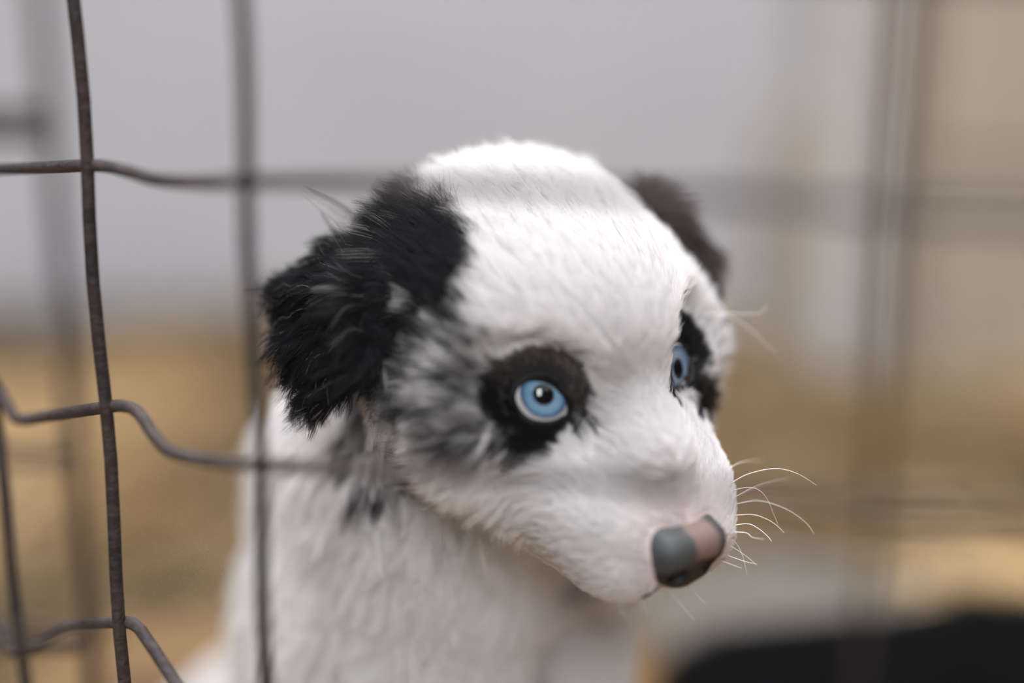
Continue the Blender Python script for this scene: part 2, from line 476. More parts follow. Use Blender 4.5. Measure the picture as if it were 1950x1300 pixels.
SH = w2h(SVw)
sk_d, sk_ne, sk_fe = darkness(SH)
WHITE = np.array([0.85, 0.825, 0.825]); BLACK = np.array([0.013, 0.013, 0.015]); PINK = np.array([0.46, 0.35, 0.33])
noseD = np.linalg.norm(SH - np.array([0, 44, -24]), axis=1)
sk_col = WHITE * 0.92 * (1 - sk_d[:, None]) + np.array([0.016, 0.015, 0.015]) * sk_d[:, None]
pk = (1 - sstep(noseD, 12, 24))[:, None] * (1 - sk_d[:, None]) * 0.8
sk_col = sk_col * (1 - pk) + PINK * pk
M_SKIN = attr_mat('puppy_skin', 'tint', rough=0.6, spec=0.2)
body = mesh_obj('body', SVw, SQ, M_SKIN, puppy)
ca = body.data.color_attributes.new('tint', 'FLOAT_COLOR', 'POINT')
ca.data.foreach_set('color', np.concatenate([sk_col, np.ones((len(sk_col), 1))], 1).astype(np.float32).ravel())

# ------------------------------------------------------------------ eyes
def lathe(prof, c, ax, n=48):
    ax = nz(ax); u, v = tb(ax); V = []; F = []
    for r, h in prof:
        for k in range(n):
            a = 2 * math.pi * k / n; V.append(c + ax * h + r * (math.cos(a) * u + math.sin(a) * v))
    for i in range(len(prof) - 1):
        for k in range(n): F.append((i * n + k, i * n + (k + 1) % n, (i + 1) * n + (k + 1) % n, (i + 1) * n + k))
    return np.array(V), F
M_SCL = noise_mat('eye_white', (0.40, 0.36, 0.37), (0.50, 0.48, 0.50), 300, 0.5)
M_PUP = mat('pupil_black', (0.003, 0.003, 0.005), 0.6, **{'Specular IOR Level': 0.0})
def iris_material():
    m = mat('blue_iris', (0.2, 0.4, 0.6), 0.45); nt = m.node_tree; N = nt.nodes; L = nt.links; b = N['Principled BSDF']
    a = N.new('ShaderNodeAttribute'); a.attribute_name = 'tint'
    L.new(a.outputs['Color'], b.inputs['Base Color']); return m
M_IRIS = iris_material()
M_LID = noise_mat('dark_eyelid_skin', (0.007, 0.007, 0.0075), (0.018, 0.017, 0.017), 400, 0.55)
M_LID.node_tree.nodes['Principled BSDF'].inputs['Specular IOR Level'].default_value = 0.12
def cornea_material():
    m = bpy.data.materials.new('wet_cornea'); m.use_nodes = True; nt = m.node_tree; N = nt.nodes; L = nt.links
    N.remove(N['Principled BSDF'])
    t = N.new('ShaderNodeBsdfTransparent'); g = N.new('ShaderNodeBsdfGlossy'); g.inputs['Roughness'].default_value = 0.03
    mx = N.new('ShaderNodeMixShader')
    mx.inputs[0].default_value = 0.045; L.new(t.outputs[0], mx.inputs[1]); L.new(g.outputs[0], mx.inputs[2])
    L.new(mx.outputs[0], N['Material Output'].inputs['Surface']); return m
M_COR = cornea_material()
IR = 6.7
GAZE = {-1: nz(HM.T @ c2w(nz([0.28, 0.30, 0.91]))), 1: nz(HM.T @ c2w(nz([0.83, 0.10, 0.54])))}
def hmesh(name, V, F, m, parent): return mesh_obj(name, h2w(V), F, m, parent)
for s in (-1, 1):
    c = EYE_C[s]; g = GAZE[s]
    hi = math.sqrt(ER * ER - IR * IR)                    # height of the limbus
    th0 = math.asin(IR / ER)
    prof = [(ER * math.sin(t), ER * math.cos(t)) for t in np.linspace(th0, math.pi - 0.01, 28)]
    V, F = lathe(prof, c, g)
    eye = hmesh('eye', V, F, M_SCL, puppy)
    pr = 2.85 if s < 0 else 2.85
    rr = np.linspace(IR + 0.06, pr, 14)
    V, F = lathe([(r, hi - 0.25 - 0.5 * (IR - r) / IR) for r in rr], c, g, 72)
    iris = hmesh('iris', V, F, M_IRIS, eye)
    col = []
    r8 = np.random.default_rng(11); fib = r8.random(72) * 0.5 + 0.75; fib2 = r8.random(72)
    for r in rr:
        t = (r - pr) / (IR - pr)
        base = np.array([0.10, 0.215, 0.315]) if s < 0 else np.array([0.17, 0.235, 0.32])
        dark = np.array([0.012, 0.05, 0.11]) if s < 0 else np.array([0.06, 0.14, 0.25])
        mid = np.array([0.055, 0.155, 0.255]) if s < 0 else np.array([0.12, 0.19, 0.28])
        cc = base * (1 - sstep(t, 0.35, 0.75)) + mid * sstep(t, 0.35, 0.75)
        cc = cc * (1 - sstep(t, 0.60, 0.82)) + dark * sstep(t, 0.60, 0.82)
        cc = cc * (1 - 0.75 * (1 - sstep(t, 0.0, 0.14)))
        for k in range(72):
            col.append([*(cc * (1 + (fib[k] - 1) * 0.55 * (1 - t))), 1])
    a = iris.data.color_attributes.new('tint', 'FLOAT_COLOR', 'POINT'); a.data.foreach_set('color', np.array(col, np.float32).ravel())
    V, F = lathe([(pr + 0.12, hi - 0.62), (pr * 0.5, hi - 0.7), (0.01, hi - 0.7)], c, g)
    hmesh('pupil', V, F, M_PUP, eye)
    Rc = 8.0; cz = hi - math.sqrt(Rc * Rc - IR * IR)
    ths = np.linspace(math.asin(IR / Rc), 0.004, 16)
    V, F = lathe([(Rc * math.sin(t) + (0.25 if i == 0 else 0), cz + Rc * math.cos(t) - (0.1 if i == 0 else 0)) for i, t in enumerate(ths)], c, g, 56)
    hmesh('cornea', V, F, M_COR, eye)
    # lid margin: a rounded dark band round the opening
    mir = np.array([-s if s > 0 else 1, 1, 1])
    V = []; n = len(RIM)
    for k in range(n):
        d = RIM[k]; out = nz(d - RIM_AX * (d @ RIM_AX)); 
        for dt, rr_ in ((0.02, ER - 0.2), (0.0, ER + 0.15), (0.015, ER + 0.75), (0.05, ER + 1.05), (0.11, ER + 1.25), (0.18, ER + 1.1), (0.26, ER + 0.3)):
            dd = nz(d * math.cos(dt) + nz(out - d * (out @ d)) * math.sin(dt))
            V.append(c + dd * rr_ * mir)
    F = [(k * 7 + j, k * 7 + j + 1, ((k + 1) % n) * 7 + j + 1, ((k + 1) % n) * 7 + j) for k in range(n) for j in range(6)]
    hmesh('eyelid', V, F, M_LID, puppy)

# ------------------------------------------------------------------ nose leather
NDZ = np.array([-1.3, 0.3, -5.6])
def zz_(q): return q[:, 2]
NSC = 1.09; NP = np.array([0, 34.0, -17.0])
def nose_sdf(q):
    q = (q - NDZ - NP) / NSC + NP
    m = np.abs(q[:, 0]); qs = np.stack([m, q[:, 1], q[:, 2]], 1)
    hw = 6.0 - 2.4 * sstep(-zz_(q), 17, 27)
    b_ = np.stack([np.maximum(m - hw, 0), np.maximum(np.abs(q[:, 1] - 41.2) - 1.6, 0), np.maximum(np.abs(q[:, 2] + 18.8) - 2.9, 0)], 1)
    d = np.linalg.norm(b_, axis=1) - 4.8
    d = smin(d, ell(q, (0, 41, -25), (4.6, 5.0, 4.6)), 3)
    d = smax(d, -ell(qs, (5.4, 47.8, -20.8), (3.0, 4.2, 2.6)), 1.2)              # nostrils
    d = smax(d, -cone(qs, (6.5, 47.5, -22.5), (10.0, 46, -23), 1.4, 0.6), 0.8)    # side slits
    d = smax(d, -cone(q, (0, 49.5, -19), (0, 47.5, -33), 0.7, 1.0), 0.9)        # groove
    return d
f = sdf_grid(nose_sdf, np.array([-18.0, 22, -46]), np.array([18.0, 60, -6]), 0.5, band=5, st=2)
NV, NQ = surface_nets(f, np.array([-18.0, 22, -46]), 0.5)
nose = hmesh('nose', NV, NQ, attr_mat('nose_leather', rough=0.55, spec=0.3), puppy)
NV = (NV - NDZ - NP) / NSC + NP
nn = smooth_noise(NV, 3.5, 5)
GREY = np.array([0.05, 0.053, 0.054]); PK = np.array([0.17, 0.112, 0.098])
g1 = sstep(-NV[:, 0] + nn * 0.9, 0.6, 2.4) * (1 - sstep(-NV[:, 2] + nn * 1.2, 19.0, 21.0))
g2 = sstep(NV[:, 0] + nn * 0.9, 4.6, 6.6) * (1 - sstep(-NV[:, 2] + nn * 1.2, 20.0, 22.0))
g3 = sstep(-NV[:, 2] + nn * 0.8, 18.8, 20.4) * (1 - sstep(np.abs(NV[:, 0]), 8.0, 10.5))  # shadow under the nose, painted in
nb = np.maximum(np.maximum(g1, g2), 0)
ncol = PK * (1 - nb[:, None]) + GREY * nb[:, None]
sdn = 0.562 * NV[:, 1] - 0.798 * NV[:, 2]
blk = np.maximum(np.maximum(g3, sstep(sdn + nn * 0.5 - 0.12 * np.abs(NV[:, 0]), 38.9, 40.3)), 1 - sstep(np.linalg.norm((np.abs(NV) - np.array([5.5, 47, 22.5])) / np.array([4.5, 4, 3.6]), axis=1), 0.8, 1.1))  # black for the nostrils and the painted shadow on the underside
ncol = ncol * (1 - blk[:, None]) + np.array([0.012, 0.011, 0.012]) * blk[:, None]
ca = nose.data.color_attributes.new('tint', 'FLOAT_COLOR', 'POINT')
ca.data.foreach_set('color', np.concatenate([ncol, np.ones((len(ncol), 1))], 1).astype(np.float32).ravel())
# ------------------------------------------------------------------ fur: strands combed over the skin
def vert_normals(V, T):
    fn = np.cross(V[T[:, 1]] - V[T[:, 0]], V[T[:, 2]] - V[T[:, 0]])
    n = np.zeros_like(V)
    for k in range(3): np.add.at(n, T[:, k], fn)
    return nz(n)
SN = vert_normals(SVw, ST)
def sample(T, wt, count):
    cdf = np.cumsum(wt); cdf /= cdf[-1]
    ti = np.searchsorted(cdf, rng.random(count))
    r1 = np.sqrt(rng.random(count)); r2 = rng.random(count)
    b = np.stack([1 - r1, r1 * (1 - r2), r1 * r2], 1)
    return ti, b
def strands_object(name, pts, rad, col, material, parent):
    """pts (n,k,3) world metres, rad (n,k) metres, col (n,3)"""
    n, k = pts.shape[:2]
    hc = bpy.data.hair_curves.new(name)
    hc.add_curves([k] * n)
    hc.attributes['position'].data.foreach_set('vector', pts.astype(np.float32).ravel()) if 'position' in hc.attributes else \
        hc.position_data.foreach_set('vector', pts.astype(np.float32).ravel())
    ra = hc.attributes.get('radius') or hc.attributes.new('radius', 'FLOAT', 'POINT')
    ra.data.foreach_set('value', rad.astype(np.float32).ravel())
    ca = hc.attributes.new('tint', 'FLOAT_COLOR', 'CURVE')
    ca.data.foreach_set('color', np.concatenate([col, np.ones((n, 1))], 1).astype(np.float32).ravel())
    hc.materials.append(material)
    o = bpy.data.objects.new(name, hc); COL.objects.link(o)
    o.parent = parent
    if parent.type == 'EMPTY': o.matrix_parent_inverse = Matrix.Translation(-Vector(parent.location))
    o['kind'] = 'stuff'
    return o
def comb(pts0, nrm, flow, length, lift0, lift1, jit, clump, wave, grav, nseg, spacing):
    """grow strands from roots; returns (n, nseg+1, 3). lengths in metres"""
    n = len(pts0)
    ng = max(1, n // spacing)
    gi = rng.choice(n, ng, replace=False)
    kd = KDTree(ng)
    for i, g in enumerate(gi): kd.insert(pts0[g], i)
    kd.balance()
    own = np.fromiter((kd.find(p)[1] for p in pts0), int, n)
    cj = rng.normal(0, 1, (ng, 3)); cr = rng.random((ng, 3))
    t = flow + (rng.normal(0, 1, (n, 3)) * 0.6 + cj[own]) * jit[:, None]
    t = nz(t - nrm * np.sum(t * nrm, 1)[:, None])
    b = np.cross(nrm, t)
    L = length * (0.75 + 0.5 * rng.random(n)) * (0.88 + 0.24 * cr[own, 0])
    pts = np.zeros((n, nseg + 1, 3)); p = pts0 - nrm * np.minimum(0.0006, length * 0.06)[:, None]; pts[:, 0] = p
    ph = cr[own, 1] * 6.28; bend = (cr[own, 2] - 0.5) * 2
    for k in range(nseg):
        s = (k + 0.5) / nseg
        a = lift0 + (lift1 - lift0) * min(1, s * 1.25)
        d = t * np.cos(a)[:, None] + nrm * np.sin(a)[:, None]
        d = d + b * (wave * (np.sin(s * 7.0 + ph) + 0.7 * bend * s))[:, None] + np.array([0, 0, -1.0]) * (grav * s)[:, None]
        p = p + nz(d) * (L / nseg)[:, None]; pts[:, k + 1] = p
    G = pts[gi][own]
    off = G - G[:, :1]
    s = np.linspace(0, 1, nseg + 1)[None, :, None]
    cl = clump[:, None, None] * s ** 1.3
    root_gap = (pts[:, :1] - G[:, :1])
    tgt = pts[:, :1] + off - root_gap * np.clip(s * 0.9, 0, 1)
    pts = pts * (1 - cl) + tgt * cl
    return pts, own, gi, cr

def coat(P0, N0):
    """all that depends on the place on the puppy"""
    q = w2h(P0); dk, ne, fe = darkness(q)
    hd = head_sdf_fast(q); bd = body_sdf(P0 * 1000)
    return q, dk, ne, fe, hd, bd
def head_sdf_fast(q): return head_sdf(q)

if FUR:
    t2 = time.time()
    area = 0.5 * np.linalg.norm(np.cross(SV[ST[:, 1]] - SV[ST[:, 0]], SV[ST[:, 2]] - SV[ST[:, 0]]), axis=1)
    tc = SVw[ST].mean(1); tn = nz(SN[ST].mean(1))
    tq = w2h(tc); t_ne = near_ear(tq); t_fe = far_ear(tq); t_hd = head_sdf(tq); t_bd = body_sdf(tc * 1000)
    facing = np.sum(tn * nz(CAM - tc), 1)
    isbody = sstep(t_hd - t_bd, -2, 6)
    dens = 13.0 * (1 - isbody) + 4.0 * isbody
    dens = np.where((t_ne < 2) | (t_fe < 2), 9.0, dens)
    dens = np.where((tq[:, 1] > 6) & (isbody < 0.5), 19.0, dens)
    hole = np.zeros(len(tc), bool)
    for s in (-1, 1):
        ex, r = rim_excess(tq, s); hole |= (ex < 0.10) & (r < 14)
        dens = np.where((r < 18) & (ex < 0.5), 24.0, dens)
    nd = nose_sdf(tq); hole |= nd < 0.3
    hole |= tc[:, 2] < 0.004
    dens *= np.where(facing > -0.25, 1.0, 0.3)
    dens[hole] = 0
    tot = int((dens * area).sum()); print('strands', tot)
    ti, bc = sample(ST, dens * area, tot)
    P0 = np.einsum('nk,nkc->nc', bc, SVw[ST[ti]]); N0 = nz(np.einsum('nk,nkc->nc', bc, SN[ST[ti]]))
    q, dk, ne, fe, hd, bd = coat(P0, N0)
    bodyw = sstep(hd - bd, -4, 8); bodyl = sstep(hd - bd, -16, 3)
    x, y, zz = q.T; ax_ = np.abs(x); sg = np.sign(x)
    # --- combing directions in head axes
    fl = np.zeros((len(q), 3))
    low = 1 - sstep(zz + 0.25 * np.clip(y, -40, 10), -14, 12)            # sides below the eyes
    lat = sstep(ax_, 14, 34)
    fl[:, 1] = -1.0
    fl[:, 0] = sg * (0.25 * lat + 0.15 * low)
    fl[:, 2] = 0.25 * (1 - low) - 0.95 * low * lat - 0.25 * low
    mzz = sstep(y, 8, 26)
    fl[:, 2] = fl[:, 2] * (1 - mzz) + mzz * np.where(zz < -24, -0.55, 0.1)
    fl[:, 0] += mzz * sg * 0.35 * (zz < -14)
    for s in (-1, 1):                                                     # away from the eyes
        d = q - EYE_C[s]; r = np.linalg.norm(d, axis=1)
        wgt = ((1 - sstep(r, 13, 22)) * sstep(ax_, 7, 13))[:, None]
        out = d * np.array([1, 0.2, 1]); out[:, 1] -= 4
        fl = fl * (1 - 0.75 * wgt) + nz(out) * 0.75 * wgt
    flw = fl @ HM.T
    # body: down and a little back
    fb = np.array([-0.25, 0.15, -1.0]) + 0.0 * P0
    flw = nz(flw) * (1 - bodyw[:, None]) + fb * bodyw[:, None]
    # ears: from the root to the tip
    def hv(a, b, E): return nz(h2w(E[b]) - h2w(E[a]))
    k1 = hv('B', 'M', EAR); k2 = hv('M', 'C', EAR); k3 = hv('M', 'D', EAR)
    along = np.clip(np.sum((q - EAR['M']) * nz(EAR['D'] - EAR['E']), 1) / 22 + 0.45, 0, 1)[:, None]
    fe_near = nz(0.9 * k2 * (1 - along) + 0.9 * k3 * along + 0.25 * k1)
    we = (1 - sstep(ne, 0.5, 5.0))[:, None]; wroot = (1 - sstep(ne, 2.0, 13.0))[:, None]
    flw = flw * (1 - wroot) + fe_near * wroot
    f1 = nz(h2w(FAR['C']) - h2w(FAR['A'])); f2 = nz(h2w(FAR['D']) - h2w(FAR['C']))
    al2 = np.clip(np.sum((q - FAR['C']) * nz(FAR['D'] - FAR['C']), 1) / 14 + 0.5, 0, 1)[:, None]
    wf = (1 - sstep(fe, 0.5, 5.0))[:, None]
    upt = sstep(np.sum((q - FAR['B']) * nz(FAR['A'] - FAR['E']), 1), -6, 4)[:, None]
    ffar = nz(f1 * (1 - al2) + f2 * al2) * (1 - upt) + upt * c2w(nz([0.55, 0.8, 0.0]))
    flw = flw * (1 - wf) + ffar * wf
    we = we[:, 0]; wf = wf[:, 0]
    # --- lengths in mm
    ln = 10.5 + 6.5 * sstep(-y, 22, 55)                                    # forehead to crown
    ln = ln + 6.0 * low * lat + 9.0 * low * sstep(-y, 18, 45) * sstep(ax_, 18, 34)
    ln = ln * (1 - mzz) + 4.6 * mzz
    ln = ln * (1 - 0.4 * sstep(y, -22, 4) * (1 - mzz) * (1 - low * lat))
    nosed = np.linalg.norm(q - np.array([0, 42, -23]), axis=1)
    ln *= 0.6 + 0.4 * sstep(nosed, 12, 24)
    exm = np.full(len(q), 9.0)
    for s in (-1, 1):
        ex, r = rim_excess(q, s); exm = np.minimum(exm, np.where(r < 19, ex, 9))
    ln *= 0.34 + 0.66 * sstep(exm, 0.10, 0.75)
    lgd = np.minimum(cone(P0 * 1000, LEG_N, ground(LEG_N), 12, 10), cone(P0 * 1000, LEG_F, ground(LEG_F), 12, 10))
    legw = (1 - sstep(lgd, 4, 14)) * (1 - sstep(P0[:, 2], 0.20, 0.24))
    ln = ln * (1 - bodyl) + (20.0 - 13.0 * legw) * bodyl
    ln = ln * (1 - we) + 13.0 * we
    ln = ln * (1 - wf) + 9.0 * wf
    lift0 = np.radians(34 + 6 * bodyw + 8 * lat * low - 8 * mzz); lift1 = np.radians(8 + 5 * bodyw + 6 * lat * low)
    lift0 = np.where(we > .5, np.radians(28), lift0); lift1 = np.where(we > .5, np.radians(9), lift1)
    crown = sstep(-y, 28, 55) * (zz > 0) * (1 - bodyw) * (1 - we)
    lift0 = lift0 + np.radians(16) * crown; lift1 = lift1 + np.radians(20) * crown
    jit = 0.15 + 0.12 * crown + 0.10 * np.maximum(we, low * lat) + 0.05 * bodyw
    clump = 0.36 + 0.28 * crown + 0.35 * np.maximum(we, low * lat) + 0.05 * bodyw
    wave = 0.06 + 0.28 * we + 0.10 * low * lat + 0.08 * bodyw
    grav = 0.05 + 0.35 * bodyw + 0.12 * we
    pts, own, gi, cr = comb(P0, N0, nz(flw), ln / 1000, lift0, lift1, jit, clump, wave, grav, 6, 22)
    # --- colour of each strand
    off_ = pts[:, 3] - P0; off_ = off_ - N0 * np.sum(off_ * N0, 1)[:, None]
    dk = darkness(w2h(P0 + off_))[0]
    gd = dk[gi][own]
    D = 0.55 * dk + 0.45 * gd
    def near_px(px, py, r):
        h = hit(px, py)
        if h is None: return np.zeros(len(q))
        return 1 - sstep(np.linalg.norm(P0 - h, axis=1) * 1000, 0.4 * r, r)
    rootz = np.maximum.reduce([near_px(840, 540, 15), near_px(800, 600, 13), near_px(865, 480, 12), near_px(800, 520, 14)])
    cheek = (1 - rootz) * sstep(-x, 5, 12) * sstep(ne, 4, 9) * sstep(exm, 0.2, 0.5) * (1 - sstep(zz, 10, 20))
    D = D * (1 - cheek) + np.minimum(D, 0.55) * cheek
    mixz = np.clip(D * (1 - D) * 4, 0, 1)
    D2 = D + mixz * (0.85 * (cr[own, 0] - 0.5) + 0.3 * (rng.random(len(D)) - 0.5) + 0.22 * smooth_noise(q, 5.0, 3))
    D2 = sstep(D2, 0.14, 0.74)
    dark = BLACK * (0.7 + 0.9 * rng.random(len(D)))[:, None]
    brown = np.maximum.reduce([near_px(760, 405, 13), 0.85 * wf])
    dark = dark * (1 - brown[:, None]) + np.array([0.085, 0.066, 0.056]) * (0.6 + 0.8 * rng.random(len(D)))[:, None] * brown[:, None]
    ring = np.maximum.reduce([near_px(1060, 690, 10), 0.9 * near_px(1092, 720, 9), 0.85 * near_px(1010, 690, 10), 0.6 * near_px(975, 700, 8), 0.5 * near_px(1098, 770, 6), 0.35 * near_px(1335, 735, 8)])[:, None]
    dark = dark * (1 - ring) + np.array([0.19, 0.16, 0.14]) * (0.45 + 1.1 * cr[own, 1] * rng.random(len(D)) ** 0.5)[:, None] * ring
    wt = WHITE * (0.90 + 0.08 * cr[own, 2] + 0.08 * rng.random(len(D)))[:, None]
    pkk = (1 - sstep(nosed, 13, 22))[:, None] * 0.55
    wt = wt * (1 - pkk) + np.array([0.76, 0.66, 0.64]) * pkk
    col = wt * (1 - D2[:, None]) + dark * D2[:, None]
    streak = (rng.random(len(D)) < 0.015 * we) | ((cr[own, 2] > 0.93) & (near_px(800, 440, 16) > 0.3) & (rng.random(len(D)) < 0.6))
    col[streak] = np.array([0.36, 0.33, 0.32])
    r0 = (0.036 + 0.012 * we + 0.030 * bodyw) / 1000 * np.where(np.sum(N0 * nz(CAM - P0), 1) > -0.25, 1, 1.6)
    tp = np.array([1.0, 1.0, 0.92, 0.8, 0.64, 0.45, 0.2])
    M_FUR = attr_mat('fur_strand', 'tint', rough=0.5, translucent=0.32, spec=0.15)
    tiny = ln < 0.8
    keep = ~tiny
    fur = strands_object('fur', pts[keep], (r0[:, None] * tp)[keep], col[keep], M_FUR, puppy)
    print('fur', time.time() - t2)

# ------------------------------------------------------------------ whiskers
M_WHI = mat('whisker_white', (0.82, 0.78, 0.72), 0.4)
M_WHD = mat('whisker_dark', (0.05, 0.045, 0.04), 0.4)
WH = [([(1388, 923), (1423, 903), (1475, 892), (1517, 901), (1555, 924)], 0, .15), ([(1390, 935), (1420, 928), (1444, 932), (1461, 950), (1472, 975), (1482, 1000)], 0, .11),
      ([(1392, 950), (1433, 929), (1465, 919), (1501, 912)], 22, .12), ([(1396, 961), (1437, 953), (1472, 959), (1507, 974), (1535, 995), (1550, 1016)], 0, .15),
      ([(1398, 982), (1430, 979), (1458, 987), (1479, 1000), (1493, 1014)], 0, .15), ([(1398, 1001), (1423, 997), (1444, 1006), (1461, 1020), (1470, 1031)], -6, .14),
      ([(1398, 1013), (1420, 1014), (1433, 1023), (1454, 1026)], -10, .14), ([(1380, 897), (1406, 882), (1430, 877), (1453, 877)], 24, .15),
      ([(1396, 1022), (1406, 1040), (1416, 1064), (1423, 1096)], 0, .10), ([(1393, 1036), (1420, 1058), (1440, 1075)], 0, .10),
      ([(1390, 1055), (1416, 1068), (1442, 1074)], -8, .12), ([(1382, 1066), (1413, 1082)], -4, .12), ([(1300, 1108), (1315, 1121), (1343, 1149)], 0, .09),
      ([(1268, 1118), (1289, 1142), (1322, 1180)], 0, .09), ([(1172, 1136), (1179, 1152), (1189, 1177)], 0, .08), ([(1215, 1130), (1222, 1145), (1234, 1168)], 0, .08),
      ([(1000, 1030), (975, 1033), (952, 1038)], 0, .07),
      ([(1320, 601), (1348, 597), (1385, 596), (1430, 598), (1450, 595), (1461, 580)], 0, .11), ([(1330, 600), (1372, 598), (1403, 608), (1434, 631), (1455, 652), (1480, 674)], 0, .11)]
for pxs, back, r in WH:
    x, y = pxs[0]; h = None; k = 0
    while h is None and k < 60:
        h = hit(x - k, y - (k * 0.5 if y > 1080 else 0)); k += 2
    if h is None: continue
    d0 = project(h)[2] + (0.003 if k > 2 else 0.0)
    n = len(pxs)
    pp = [P(px, py, d0 + 0.001 * back * i / max(n - 1, 1)) for i, (px, py) in enumerate(pxs)]
    if k > 2: pp[0] = h + (pp[0] - h) * 0.0 - nz(pp[1] - h) * 0.001
    c = catmull(pp, 6); V, F = tube(c, np.linspace(r, r * 0.35, len(c)) / 1000, 5)
    mesh_obj('whisker', V, F, M_WHD if r == .07 else M_WHI, puppy)
# ------------------------------------------------------------------ wire fence between the camera and the puppy
VW = [((-103, 0), (50, 1300), 0.445, .03), ((141, 0), (239, 1300), 0.398, .015), ((456, 0), (510, 1300), 0.347, .045), ((1722, 0), (1640, 1300), 0.268, .06)]
def vline(i):
    (x0, y0), (x1, y1), d, k = VW[i]
    return P(x0, y0, d * (1 - k)), P(x1, y1, d * (1 + k))
def vpt(i, py):
    a, b = vline(i); lo, hi_ = -1.0, 2.0
    for _ in range(40):
        t = (lo + hi_) / 2
        if project(a + (b - a) * t)[1] < py: lo = t
        else: hi_ = t
    return project(a + (b - a) * t)
def fdepth(px, py):
    xs, ds = zip(*[(vpt(i, py)[0], vpt(i, py)[2]) for i in range(4)])
    if px < xs[0]: return ds[0] + (xs[0] - px) * 0.0001
    if px > xs[-1]: return ds[-1] - (px - xs[-1]) * 0.00002
    return float(np.interp(px, xs, ds))
WR = 0.00175
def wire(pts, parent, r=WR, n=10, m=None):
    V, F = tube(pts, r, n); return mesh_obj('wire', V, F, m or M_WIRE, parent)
base = vline(1)[1]
fence = empty('wire_fence_panel', (float(base[0]), float(base[1]), 0))
tag(fence, 'rusty crimped wire mesh fence panel standing in front of the white puppy', 'fence')
for i in range(4):
    a, b = vline(i); d = (b - a) / (a[2] - b[2])
    lo_ = b + d * (b[2] - 0.001); hi_ = a - d * (0.62 - a[2])
    m = 40; pts = [hi_ + (lo_ - hi_) * t for t in np.linspace(0, 1, m)]
    pts = [p + CR * 0.0006 * math.sin(7 * t + i) for p, t in zip(pts, np.linspace(0, 6, m))]
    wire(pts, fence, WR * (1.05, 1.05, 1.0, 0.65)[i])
HW = [
    [(-260, 300), (-150, 318), (-60, 322), (20, 321), (100, 318), (165, 315), (205, 317), (250, 328), (300, 342), (390, 347), (470, 345), (600, 345), (800, 350), (1000, 358), (1200, 368), (1450, 380), (1700, 400), (1950, 410), (2200, 420)],
    [(-260, 700), (-150, 702), (-60, 712), (-15, 728), (10, 765), (35, 798), (90, 792), (195, 776), (236, 773), (264, 786), (296, 832), (326, 860), (380, 873), (484, 885), (700, 893), (1000, 906), (1200, 922), (1450, 944), (1700, 962), (1950, 972), (2200, 985)],
    [(-260, 1150), (-100, 1160), (-20, 1180), (25, 1235), (75, 1225), (130, 1195), (220, 1184), (258, 1190), (286, 1226), (312, 1266), (345, 1312), (400, 1350), (505, 1366), (800, 1385), (1100, 1410), (1500, 1450), (1900, 1490), (2200, 1510)],
    [(-260, -140), (20, -128), (150, -125), (220, -120), (300, -102), (450, -98), (800, -95), (1200, -85), (1700, -70), (2200, -60)],
]
for row in HW:
    pts = catmull([P(x, y, fdepth(x, y) + 0.0034) for x, y in row], 6)
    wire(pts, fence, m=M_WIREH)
# a second panel overlapping it on the left, nearer
b1 = P(178, 1300, 0.33)
fence2 = empty('wire_fence_panel', (float(b1[0]), float(b1[1]), 0))
tag(fence2, 'overlapping wire fence panel ending beside the first, with paired wires at its edge', 'fence')
def w2line(xa, xb, d):
    a, b = P(xa, 0, d * 0.93), P(xb, 1300, d * 1.07); k = (b - a) / (a[2] - b[2])
    return b + k * (b[2] - 0.001), a - k * (0.6 - a[2])
for xa, xb, d in ((76, 178, 0.308), (-330, -190, 0.29)):
    lo_, hi_ = w2line(xa, xb, d)
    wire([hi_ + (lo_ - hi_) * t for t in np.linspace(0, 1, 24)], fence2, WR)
def row2(y0, y1, x1):
    pa = P(-420, y0, 0.288); 
    dq = 0.308 * (0.93 + 0.14 * y1 / 1300)
    return catmull([pa, P(-190, y0 + (y1 - y0) * 0.5, 0.296), P(-60, y1 - 4, 0.301), P(x1, y1, dq + 0.002)], 6)
for y0, y1, x1 in ((205, 218, 95), (250, 258, 98), (840, 872, 146), (1140, 1215, 172)):
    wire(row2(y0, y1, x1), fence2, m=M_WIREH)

# ------------------------------------------------------------------ straw bedding
def bed_h(x, y):
    q = np.stack([x, y, 0 * x], 1)
    h = 0.016 + 0.018 * smooth_noise(q, 0.22, 21) + 0.008 * smooth_noise(q, 0.07, 22)
    h += 0.022 * sstep(y, 0.95, 1.45) * (0.55 + 0.45 * smooth_noise(q, 0.3, 23)) * sstep(-x, -0.9, 0.2)
    cl = np.exp(-(((x - 0.16) / 0.15) ** 2 + ((y - 0.86) / 0.09) ** 2))
    h -= 0.05 * cl
    d = np.hypot(x + 0.06, y - 0.50)
    h *= sstep(d, 0.02, 0.2)
    return np.maximum(h, -0.004)
nx_, ny_ = 150, 120
gx = np.linspace(-1.5, 1.5, nx_); gy = np.linspace(0.2, 1.60, ny_)
X, Y = np.meshgrid(gx, gy, indexing='ij'); Hh = bed_h(X.ravel(), Y.ravel())
Hh = np.where(Y.ravel() > 1.30, np.where(X.ravel() > 0.24, np.minimum(Hh, 0.0), Hh), Hh)
BV = np.stack([X.ravel(), Y.ravel(), Hh], 1)
ii = (np.arange(nx_ - 1)[:, None] * ny_ + np.arange(ny_ - 1)[None]).ravel()
BQ = np.stack([ii, ii + ny_, ii + ny_ + 1, ii + 1], 1)
bed = mesh_obj('straw_bed', BV, BQ, M_BED, floor_obj)
tag(bed, 'matted brown straw bedding', kind='stuff')
BO = P(1625, 1335, 0.68) * 1000; BO[2] = 36.0
ns = 9000
sx = rng.uniform(-1.2, 1.2, ns); sy = rng.uniform(0.50, 1.58, ns)
